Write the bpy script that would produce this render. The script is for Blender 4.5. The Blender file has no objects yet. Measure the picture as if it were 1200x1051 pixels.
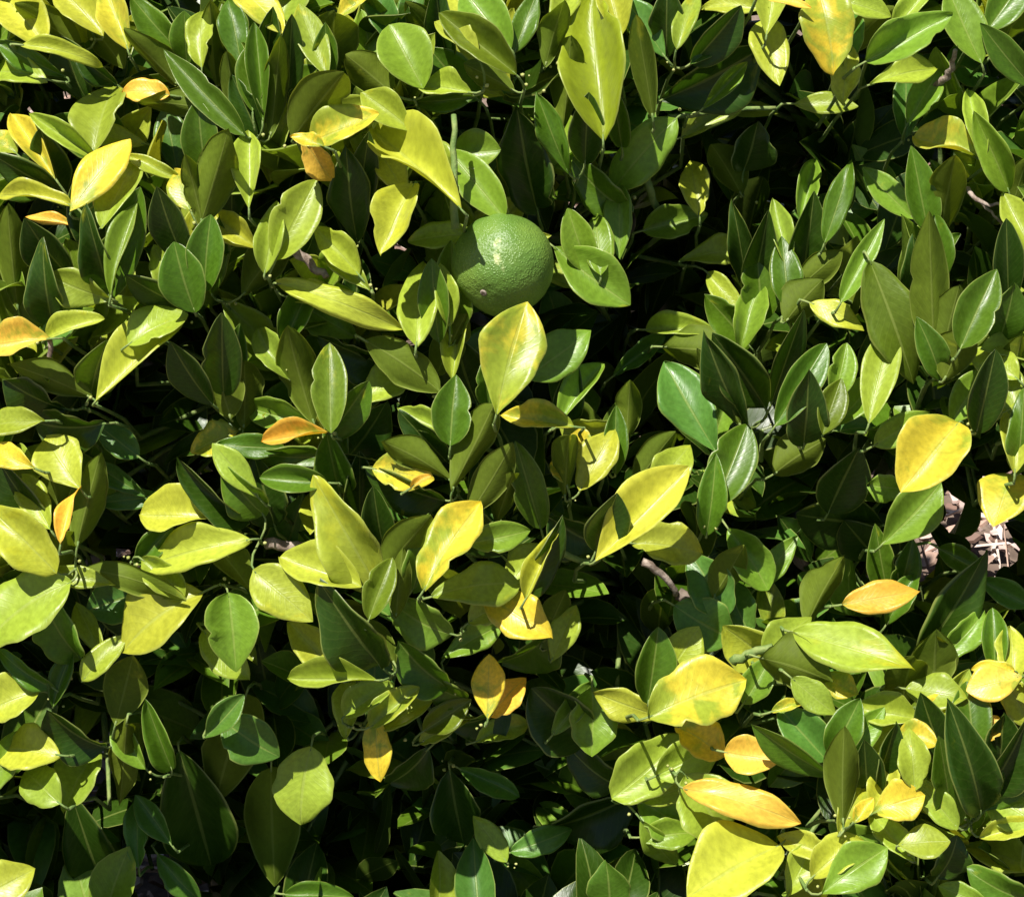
import bpy, math, random
import numpy as np
from mathutils import Vector, Matrix, noise

random.seed(7)
rng = np.random.default_rng(11)
R = math.radians
scene = bpy.context.scene
col = scene.collection

# ------------------------------------------------------------------ camera
PITCH = R(32)
CENTRE = Vector((0, 0, 0.60))            # middle of the hedge face
DIST = 1.30
U = Vector((1, 0, 0))
V = Vector((0, math.sin(PITCH), math.cos(PITCH)))      # up the hedge face
W = Vector((0, -math.cos(PITCH), math.sin(PITCH)))     # out of the hedge face
CAM = CENTRE + W * DIST
cd = bpy.data.cameras.new('camera')
cam = bpy.data.objects.new('camera', cd)
col.objects.link(cam)
cam.location = CAM
cam.rotation_euler = (R(90) - PITCH, 0, 0)
cd.sensor_fit = 'HORIZONTAL'
cd.angle = 2 * math.atan(0.30 / DIST)
cd.clip_start = 0.02
cd.clip_end = 200
scene.camera = cam

# ------------------------------------------------------------------ sky and sun
SUN = (-0.26 * U + 0.69 * V + 0.67 * W).normalized()
elev = math.asin(SUN.z)
azim = math.atan2(SUN.x, SUN.y)
world = bpy.data.worlds.new('World')
scene.world = world
world.use_nodes = True
nt = world.node_tree
sky = nt.nodes.new('ShaderNodeTexSky')
sky.sky_type = 'NISHITA'
sky.sun_disc = False
sky.sun_elevation = elev
sky.sun_rotation = azim
bg = nt.nodes['Background']
bg.inputs['Strength'].default_value = 0.05
nt.links.new(sky.outputs[0], bg.inputs['Color'])
sl = bpy.data.lights.new('sun', 'SUN')
sl.energy = 5.0
sl.angle = R(0.53)
sl.color = (1.0, 0.955, 0.88)
so = bpy.data.objects.new('sun', sl)
col.objects.link(so)
so.rotation_euler = (-SUN).to_track_quat('-Z', 'Y').to_euler()
so.location = (0, 0, 4)
scene.view_settings.view_transform = 'Standard'
scene.view_settings.look = 'None'
scene.view_settings.exposure = 0.85
scene.view_settings.gamma = 1
scene.view_settings.use_curve_mapping = False
scene.render.engine = 'CYCLES'
scene.cycles.max_bounces = 6
scene.cycles.transmission_bounces = 4


# ------------------------------------------------------------------ helpers
def mesh_obj(name, verts, faces, mats, parent=None, smooth=True, mi=None):
    me = bpy.data.meshes.new(name)
    me.from_pydata([tuple(v) for v in verts], [], faces)
    for m in mats:
        me.materials.append(m)
    me.polygons.foreach_set('use_smooth', [smooth] * len(me.polygons))
    if mi is not None:
        me.polygons.foreach_set('material_index', mi)
    me.update()
    o = bpy.data.objects.new(name, me)
    col.objects.link(o)
    o.parent = parent
    return o


def tube(pts, rads, seg=7):
    """tapered tube through a list of points, with both ends closed"""
    vs, fs = [], []
    n = len(pts)
    prev = None
    for i, p in enumerate(pts):
        d = (pts[min(i + 1, n - 1)] - pts[max(i - 1, 0)])
        d = d.normalized() if d.length > 1e-9 else Vector((0, 0, 1))
        if prev is None:
            a = d.orthogonal().normalized()
        else:
            a = (prev - d * prev.dot(d))
            a = a.normalized() if a.length > 1e-6 else d.orthogonal().normalized()
        prev = a
        b = d.cross(a)
        for k in range(seg):
            t = 2 * math.pi * k / seg
            vs.append(p + (a * math.cos(t) + b * math.sin(t)) * rads[i])
    for i in range(n - 1):
        for k in range(seg):
            k2 = (k + 1) % seg
            fs.append((i * seg + k, i * seg + k2, (i + 1) * seg + k2, (i + 1) * seg + k))
    fs.append(tuple(range(seg - 1, -1, -1)))
    fs.append(tuple((n - 1) * seg + k for k in range(seg)))
    return vs, fs


def bez(a, b, c, n):
    return [a * (1 - t) ** 2 + b * 2 * t * (1 - t) + c * t * t for t in [i / n for i in range(n + 1)]]


class NT:
    def __init__(s, name):
        s.m = bpy.data.materials.new(name)
        s.m.use_nodes = True
        s.t = s.m.node_tree
        s.t.nodes.clear()
        s.out = s.t.nodes.new('ShaderNodeOutputMaterial')

    def n(s, typ, ins=None, **kw):
        nd = s.t.nodes.new(typ)
        for k, v in kw.items():
            setattr(nd, k, v)
        for k, v in (ins or {}).items():
            if isinstance(v, bpy.types.NodeSocket):
                s.t.links.new(v, nd.inputs[k])
            else:
                nd.inputs[k].default_value = v
        return nd

    def math(s, op, a, b=0.0, c=0.0, clamp=False):
        nd = s.n('ShaderNodeMath', {0: a, 1: b, 2: c}, operation=op)
        nd.use_clamp = clamp
        return nd.outputs[0]

    def step(s, x, lo, hi):
        nd = s.n('ShaderNodeMapRange', {0: x, 1: lo, 2: hi, 3: 0.0, 4: 1.0}, interpolation_type='SMOOTHSTEP')
        return nd.outputs[0]

    def mix(s, f, a, b, mode='MIX'):
        nd = s.n('ShaderNodeMix', data_type='RGBA', blend_type=mode)
        for sock, v in ((nd.inputs[0], f), (nd.inputs[6], a), (nd.inputs[7], b)):
            if isinstance(v, bpy.types.NodeSocket):
                s.t.links.new(v, sock)
            else:
                sock.default_value = v
        return nd.outputs[2]


def leaf_material(name, instanced):
    """two-sided citrus leaf: glossy upper face, pale matte lower face, light passing through"""
    k = NT(name)
    if instanced:
        oi = k.n('ShaderNodeObjectInfo')
        base, amount, rnd = oi.outputs['Color'], oi.outputs['Alpha'], oi.outputs['Random']
    else:
        at = k.n('ShaderNodeAttribute', attribute_name='tint')
        base, amount = at.outputs['Color'], at.outputs['Alpha']
        rnd = k.n('ShaderNodeAttribute', attribute_name='seed').outputs['Fac']
    uv = k.n('ShaderNodeUVMap', uv_map='UVMap').outputs[0]
    sx = k.n('ShaderNodeSeparateXYZ', {0: uv})
    s, t = sx.outputs[0], sx.outputs[1]                # along 0..1, across 0..1
    off = k.n('ShaderNodeCombineXYZ', {2: k.math('MULTIPLY', rnd, 57.0)}).outputs[0]
    sc = k.n('ShaderNodeVectorMath', {0: uv, 1: (2.0, 1.0, 1.0)}, operation='MULTIPLY').outputs[0]
    p = k.n('ShaderNodeVectorMath', {0: sc, 1: off}, operation='ADD').outputs[0]
    n1 = k.n('ShaderNodeTexNoise', {'Vector': p, 'Scale': 1.9, 'Detail': 4.0, 'Roughness': 0.55, 'Distortion': 0.4}).outputs['Fac']
    n2 = k.n('ShaderNodeTexNoise', {'Vector': p, 'Scale': 9.0, 'Detail': 4.0}).outputs['Fac']
    n3 = k.n('ShaderNodeTexNoise', {'Vector': p, 'Scale': 34.0, 'Detail': 2.0}).outputs['Fac']
    # chlorotic patches, stronger on leaves with a higher amount
    lo = k.math('SUBTRACT', 0.80, k.math('MULTIPLY', amount, 0.50))
    lum = k.n('ShaderNodeSeparateColor', {0: base})
    isyel = k.step(k.math('DIVIDE', lum.outputs[0], k.math('ADD', lum.outputs[1], 0.001)), 0.95, 1.15)
    along = k.math('ADD', k.math('MULTIPLY', k.math('SINE', k.math('MULTIPLY', rnd, 40.0)), 0.09), k.math('MULTIPLY', k.math('SUBTRACT', 0.5, s), k.math('SUBTRACT', k.math('MULTIPLY', isyel, 0.46), 0.2)))
    patch = k.step(k.math('ADD', n1, along), lo, k.math('ADD', lo, 0.26))
    second = k.mix(isyel, (0.43, 0.44, 0.025, 1), (0.25, 0.34, 0.030, 1))
    c = k.mix(k.math('MULTIPLY', patch, 0.9), base, second)
    # slow light and dark variation
    var = k.n('ShaderNodeMapRange', {0: n2, 1: 0.25, 2: 0.75, 3: 0.80, 4: 1.18}).outputs[0]
    c = k.mix(1.0, c, k.n('ShaderNodeCombineXYZ', {0: var, 1: var, 2: var}).outputs[0], 'MULTIPLY')
    # brown flecks and scuffs
    fl = k.math('MULTIPLY', k.step(n3, 0.70, 0.76), k.step(n2, 0.50, 0.62))
    c = k.mix(k.math('MULTIPLY', fl, 0.55), c, (0.13, 0.085, 0.03, 1))
    # midrib, side veins, naturally pale margin also painted lighter as a sunlit rim
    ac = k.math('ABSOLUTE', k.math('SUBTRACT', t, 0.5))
    rib = k.math('SUBTRACT', 1.0, k.step(ac, 0.012, 0.035))
    vang = k.math('SUBTRACT', k.math('MULTIPLY', s, 13.0), k.math('MULTIPLY', ac, 7.0))
    vw = k.math('ABSOLUTE', k.math('SUBTRACT', k.math('FRACT', k.math('ADD', vang, k.math('MULTIPLY', n2, 0.6))), 0.5))
    vein = k.math('SUBTRACT', 1.0, k.step(vw, 0.02, 0.16))
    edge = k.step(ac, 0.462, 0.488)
    pale = k.mix(0.45, c, (0.34, 0.40, 0.10, 1))
    c = k.mix(k.math('MULTIPLY', rib, 0.75), c, pale)
    c = k.mix(k.math('MULTIPLY', vein, 0.07), c, pale)
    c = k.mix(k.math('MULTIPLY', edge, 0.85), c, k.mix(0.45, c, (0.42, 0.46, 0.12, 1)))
    back = k.n('ShaderNodeNewGeometry').outputs['Backfacing']
    under = k.mix(0.36, c, (0.12, 0.16, 0.022, 1))
    cs = k.mix(back, c, under)
    rough = k.n('ShaderNodeMapRange', {0: back, 3: 0.37, 4: 0.62}).outputs[0]
    rough = k.math('ADD', rough, k.math('MULTIPLY', k.math('SUBTRACT', n2, 0.5), 0.25))
    bh = k.math('ADD', k.math('MULTIPLY', vein, 0.10), k.math('ADD', k.math('MULTIPLY', n1, 1.0), k.math('MULTIPLY', rib, -0.6)))
    bump = k.n('ShaderNodeBump', {'Height': bh, 'Strength': 0.35, 'Distance': 0.0010}).outputs[0]
    pr = k.n('ShaderNodeBsdfPrincipled', {'Base Color': cs, 'Roughness': rough, 'Normal': bump, 'Specular IOR Level': k.n('ShaderNodeMapRange', {0: back, 3: 0.38, 4: 0.15}).outputs[0]})
    # transmitted light is more saturated and yellower
    tc = k.mix(1.0, c, (1.25, 1.20, 0.45, 1), 'MULTIPLY')
    tr = k.n('ShaderNodeBsdfTranslucent', {'Color': tc, 'Normal': bump})
    mx = k.n('ShaderNodeMixShader', {0: 0.31, 1: pr.outputs[0], 2: tr.outputs[0]})
    k.t.links.new(mx.outputs[0], k.out.inputs[0])
    return k.m


def bark_material(name, c1, c2, scale):
    k = NT(name)
    tc = k.n('ShaderNodeTexCoord').outputs['Object']
    a = k.n('ShaderNodeTexNoise', {'Vector': tc, 'Scale': scale, 'Detail': 6.0, 'Roughness': 0.65}).outputs['Fac']
    c = k.mix(k.step(a, 0.35, 0.65), c1, c2)
    b = k.n('ShaderNodeBump', {'Height': a, 'Strength': 0.6, 'Distance': 0.003}).outputs[0]
    pr = k.n('ShaderNodeBsdfPrincipled', {'Base Color': c, 'Roughness': 0.75, 'Normal': b})
    k.t.links.new(pr.outputs[0], k.out.inputs[0])
    return k.m


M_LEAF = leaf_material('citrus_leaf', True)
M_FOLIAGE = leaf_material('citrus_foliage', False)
M_BARK = bark_material('citrus_bark', (0.06, 0.042, 0.03, 1), (0.17, 0.13, 0.10, 1), 60)
M_TWIG = bark_material('green_twig', (0.09, 0.16, 0.03, 1), (0.20, 0.25, 0.07, 1), 90)
M_DEAD = bark_material('dry_twig', (0.13, 0.09, 0.065, 1), (0.36, 0.29, 0.24, 1), 120)
M_BUD = bark_material('pale_bud', (0.26, 0.30, 0.06, 1), (0.44, 0.44, 0.15, 1), 200)


# ------------------------------------------------------------------ hedge face coordinates
def at(u, v, w):
    """point w cm out of the hedge face on the sight line through (u, v) cm of that face"""
    P = CENTRE + U * (u / 100) + V * (v / 100)
    return CAM + (P - CAM) * ((DIST - w / 100) / DIST)


HOLLOWS = ((12.5, 16, 8.5, -9), (6, 4, 5.5, -8), (10, 9, 4, -4), (-19, 1, 3, -3), (-9, -24, 14, -10), (-24, -25, 9, -7), (16.5, -5.5, 6.5, -8), (-25, 2, 4, -2.5),
           (5, -9.5, 4.5, -6), (26, -7, 5, -4), (-19, -6, 4, -2), (20, 19, 5, -3), (4, -23, 8, -7))


def face(u, v):
    """depth of the hedge face: uneven, with hollows between the leafy shoots, rounding back at its top"""
    d = 1.6 * math.sin(u * 0.21 + 1.0) * math.cos(v * 0.19 - 0.6) + 1.0 * math.sin(u * 0.11 - v * 0.23)
    for a, b, r, h in HOLLOWS:
        d += h * math.exp(-((u - a) ** 2 + (v - b) ** 2) / (r * r))
    if v > 24:
        d -= (v - 24) * 0.75
    if abs(u) > 45:
        d -= (abs(u) - 45) * 0.35
    return d


FRUIT = at(-0.5, 10.75, 1.5 + face(-.5, 10.75))

# ------------------------------------------------------------------ ground
k = NT('soil')
tc = k.n('ShaderNodeTexCoord').outputs['Object']
a = k.n('ShaderNodeTexNoise', {'Vector': tc, 'Scale': 9.0, 'Detail': 8.0, 'Roughness': 0.7}).outputs['Fac']
b = k.n('ShaderNodeTexVoronoi', {'Vector': tc, 'Scale': 45.0}).outputs['Distance']
c = k.mix(k.step(a, 0.35, 0.65), (0.08, 0.055, 0.04, 1), (0.20, 0.145, 0.11, 1))
c = k.mix(k.step(b, 0.0, 0.5), (0.12, 0.08, 0.06, 1), c)
bm_ = k.n('ShaderNodeBump', {'Height': k.math('ADD', a, b), 'Strength': 0.7, 'Distance': 0.01}).outputs[0]
pr = k.n('ShaderNodeBsdfPrincipled', {'Base Color': c, 'Roughness': 0.9, 'Normal': bm_})
k.t.links.new(pr.outputs[0], k.out.inputs[0])
M_SOIL = k.m
gv, gf = [], []
N = 60
for i in range(N + 1):
    for j in range(N + 1):
        x, y = (i / N - 0.5), (j / N - 0.5)
        x, y = x * abs(x) * 240, y * abs(y) * 240
        gv.append((x, y + 0.8, 0.02 * noise.noise(Vector((x * 2.1, y * 2.1, 3))) - 0.015))
for i in range(N):
    for j in range(N):
        q = i * (N + 1) + j
        gf.append((q, q + N + 1, q + N + 2, q + 1))
ground = mesh_obj('ground', gv, gf, [M_SOIL])
ground['kind'] = 'structure'
ground['label'] = 'bare brown soil under and behind the citrus bush'

# wood chips and dry litter strewn on the soil
k = NT('wood_chip')
cv = k.n('ShaderNodeAttribute', attribute_name='tint').outputs['Color']
tc = k.n('ShaderNodeTexCoord').outputs['Object']
a = k.n('ShaderNodeTexNoise', {'Vector': tc, 'Scale': 120.0, 'Detail': 4.0}).outputs['Fac']
c = k.mix(k.step(a, 0.35, 0.7), k.mix(0.35, cv, (0.15, 0.09, 0.07, 1)), cv)
bm_ = k.n('ShaderNodeBump', {'Height': a, 'Strength': 0.5, 'Distance': 0.002}).outputs[0]
pr = k.n('ShaderNodeBsdfPrincipled', {'Base Color': c, 'Roughness': 0.8, 'Normal': bm_})
k.t.links.new(pr.outputs[0], k.out.inputs[0])
M_CHIP = k.m
cvs, cfs, ccol = [], [], []
for i in range(15000):
    x, y = random.uniform(-1.1, 1.2), random.uniform(0.1, 1.9)
    L_, B_, H_ = random.uniform(.006, .024), random.uniform(.004, .012), random.uniform(.0006, .002)
    if i % 4 == 0:          # dry stalks among the chips
        L_, B_, H_ = random.uniform(.02, .06), random.uniform(.0008, .002), .0012
    rz, tx, ty = random.uniform(0, 6.28), random.gauss(0, .38), random.gauss(0, .38)
    m = Matrix.Translation((x, y, 0.006 + random.uniform(0, .012))) @ Matrix.Rotation(rz, 4, 'Z') @ Matrix.Rotation(tx, 4, 'X') @ Matrix.Rotation(ty, 4, 'Y')
    o_ = len(cvs)
    n_ = random.choice((5, 6, 7))
    ring = [(math.cos(q * 6.283 / n_) * L_ * random.uniform(.6, 1), math.sin(q * 6.283 / n_) * B_ * random.uniform(.6, 1)) for q in range(n_)]
    for zz, f in ((-H_, 1), (H_, .82)):
        for (px, py) in ring:
            cvs.append(m @ Vector((px * f, py * f, zz)))
    cfs.append(tuple(o_ + n_ + q for q in range(n_)))
    for q in range(n_):
        cfs.append((o_ + q, o_ + (q + 1) % n_, o_ + n_ + (q + 1) % n_, o_ + n_ + q))
    g_ = random.random()
    cc = random.choice(((.60, .46, .39), (.66, .55, .48), (.44, .29, .22), (.28, .18, .13), (.62, .47, .42), (.20, .12, .09)))
    ccol += [(cc[0] * (.8 + .3 * g_), cc[1] * (.8 + .3 * g_), cc[2] * (.8 + .3 * g_), 1)] * (2 * n_)
chips = mesh_obj('mulch', cvs, cfs, [M_CHIP], smooth=False)
ca = chips.data.color_attributes.new('tint', 'FLOAT_COLOR', 'POINT')
ca.data.foreach_set('color', np.array(ccol, dtype=np.float32).ravel())
chips['kind'] = 'stuff'
chips['label'] = 'pinkish wood chips and dry litter strewn over the soil'
chips['category'] = 'mulch'

# ------------------------------------------------------------------ the bush: trunk and branches
bush = bpy.data.objects.new('citrus_bush', None)
col.objects.link(bush)
bush.location = (0.06, 0.34, 0)
bush['label'] = 'dense citrus bush with glossy green leaves, many of them turning yellow'
bush['category'] = 'bush'
BI = Matrix.Translation(-bush.location)


def bush_part(name, vs, fs, mats, mi=None):
    return mesh_obj(name, [BI @ Vector(v) for v in vs], fs, mats, bush, mi=mi)


tp = [Vector((.06, .34, -.03)), Vector((.055, .335, .06)), Vector((.07, .31, .16)), Vector((.06, .27, .27)), Vector((.05, .23, .36))]
vs, fs = tube(tp, [.034, .027, .023, .021, .017], 12)
bush_part('trunk', vs, fs, [M_BARK])
joints = []
BACKSET = -6
for (u, v, w) in ((-55, 12, -14), (-40, -8, -13), (-27, 14, -12), (-24, -12, -13), (-13, 4, -11), (-10, 20, -14), (-6, -12, -12),
                  (3, 12, -13), (6, -8, -11), (10, -18, -14), (15, 4, -13), (18, 18, -14), (24, -14, -11), (26, 6, -13), (42, 8, -13), (56, 10, -14)):
    end = at(u, v, w + BACKSET + face(u, v) * .7)
    st = tp[random.choice((2, 3, 3, 4))]
    mid = st.lerp(end, .5) + Vector((random.uniform(-.04, .04), .06, -.05))
    pts = bez(st, mid, end, 9)
    pts = [p + Vector((random.gauss(0, .004), random.gauss(0, .004), random.gauss(0, .004))) for p in pts]
    vs, fs = tube(pts, [.0085 - .0006 * i for i in range(10)], 8)
    bush_part('branch', vs, fs, [M_BARK])
    joints += pts[3:]


# ------------------------------------------------------------------ leaves
def leaf_grid(seed, nl, nw, fold=0.25, curl=0.12, wave=0.02):
    """unit leaf: x along 0..1, y across (half width 0.5), z along the upper normal"""
    r = random.Random(seed)
    skew = r.uniform(.78, 1.30)
    pw = r.uniform(.54, .76)
    ph, ph2 = r.uniform(0, 6.28), r.uniform(0, 6.28)
    bend = r.uniform(-.10, .10)
    tw = r.uniform(-.75, .75)
    nick = r.uniform(.15, .9)
    notch = r.choice((0, 0, 0, 0, 0, 0, 1, -1)) if nl > 10 else 0
    P, UVs, F = [], [], []
    for i in range(nl + 1):
        s = i / nl
        q = s ** skew
        hw = 0.5 * max(0.0, math.sin(math.pi * q)) ** pw
        hw *= 1 - 0.20 * max(0, (s - .65) / .35) ** 1.5
        if i == 0:
            hw = 0.018
        if i == nl:
            hw = 0.012
        for j in range(nw + 1):
            t = 2 * j / nw - 1
            if nw == 8:
                t = (-1, -.93, -.72, -.38, 0, .38, .72, .93, 1)[j]
            cut = .22 * math.exp(-((s - nick) / .05) ** 2) if (notch and t * notch > 0) else 0
            m = (1 - cut) * (1 + wave * (math.sin(s * 9 + ph + (2 if t > 0 else 0)) + .6 * math.sin(s * 23 + ph2 * t)))
            y = t * hw * m
            z = fold * abs(t) ** 1.35 * hw * (1 - .35 * s) - curl * (s ** 2.2) + .05 * math.sin(3.1 * s)
            z += wave * 1.3 * abs(t) * math.sin(s * 8 + ph + (1.7 if t > 0 else 0))
            z += tw * y * (s - .4)
            if abs(t) > .95:
                z -= .045 * hw / .5          # margin rolled slightly under
            P.append((s, y + bend * (s - s * s) * 1.6, z))
            UVs.append((s, (t + 1) / 2))
    for i in range(nl):
        for j in range(nw):
            q = i * (nw + 1) + j
            F.append((q, q + nw + 1, q + nw + 2, q + 1))
    return np.array(P), np.array(UVs), np.array(F)


def leaf_mesh(name, g):
    P, UVs, F = g
    me = bpy.data.meshes.new(name)
    me.from_pydata(P.tolist(), [], F.tolist())
    me.polygons.foreach_set('use_smooth', [True] * len(F))
    ul = me.uv_layers.new(name='UVMap')
    idx = np.empty(len(me.loops), dtype=np.int32)
    me.loops.foreach_get('vertex_index', idx)
    ul.data.foreach_set('uv', UVs[idx].astype(np.float32).ravel())
    me.materials.append(M_LEAF)
    me.update()
    return me


KINDS = {'-': [], 'v': [], 'c': []}
for i in range(16):
    KINDS['-'].append(leaf_grid(i, 18, 8, fold=.22 + .10 * (i % 8), curl=(-.08, .08, .18, .30, .12, .22, -.14)[i % 7], wave=.025 + .010 * (i % 6)))
for i in range(4):
    KINDS['v'].append(leaf_grid(40 + i, 18, 8, fold=.6 + .15 * i, curl=.05 * i, wave=.02))
for i in range(4):
    KINDS['c'].append(leaf_grid(60 + i, 16, 8, fold=.15, curl=.34 + .06 * i, wave=.05))
MESHES = {kk: [leaf_mesh('leaf', g) for g in vv] for kk, vv in KINDS.items()}

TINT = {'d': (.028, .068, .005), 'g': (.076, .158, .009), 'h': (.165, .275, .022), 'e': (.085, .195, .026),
        'l': (.280, .370, .034), 'o': (.112, .164, .010), 'y': (.385, .430, .040), 'm': (.215, .290, .016),
        'Q': (.590, .545, .050), 'Y': (.680, .530, .040), 'O': (.780, .460, .055), 'n': (.10, .055, .030)}
PATCH = {'d': .05, 'g': .10, 'h': .12, 'e': .05, 'l': .34, 'o': .25, 'y': .45, 'm': .62, 'Q': .80, 'Y': .76, 'O': .45, 'n': 0}
TILT = {'L': (-.12, .38), 'F': (-.03, .12), 'B': (-.18, .55), 'M': (.02, -.34), 'D': (.06, -.62)}
ATTS = ('L', 'F', 'B', 'M', 'D')
TINTS = ('d', 'g', 'h', 'e', 'l', 'o', 'y', 'm', 'Q', 'Y', 'O', 'n')
FORMS = ('-', 'v', 'c')
UNIT = 1.3      # cm per depth step

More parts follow.
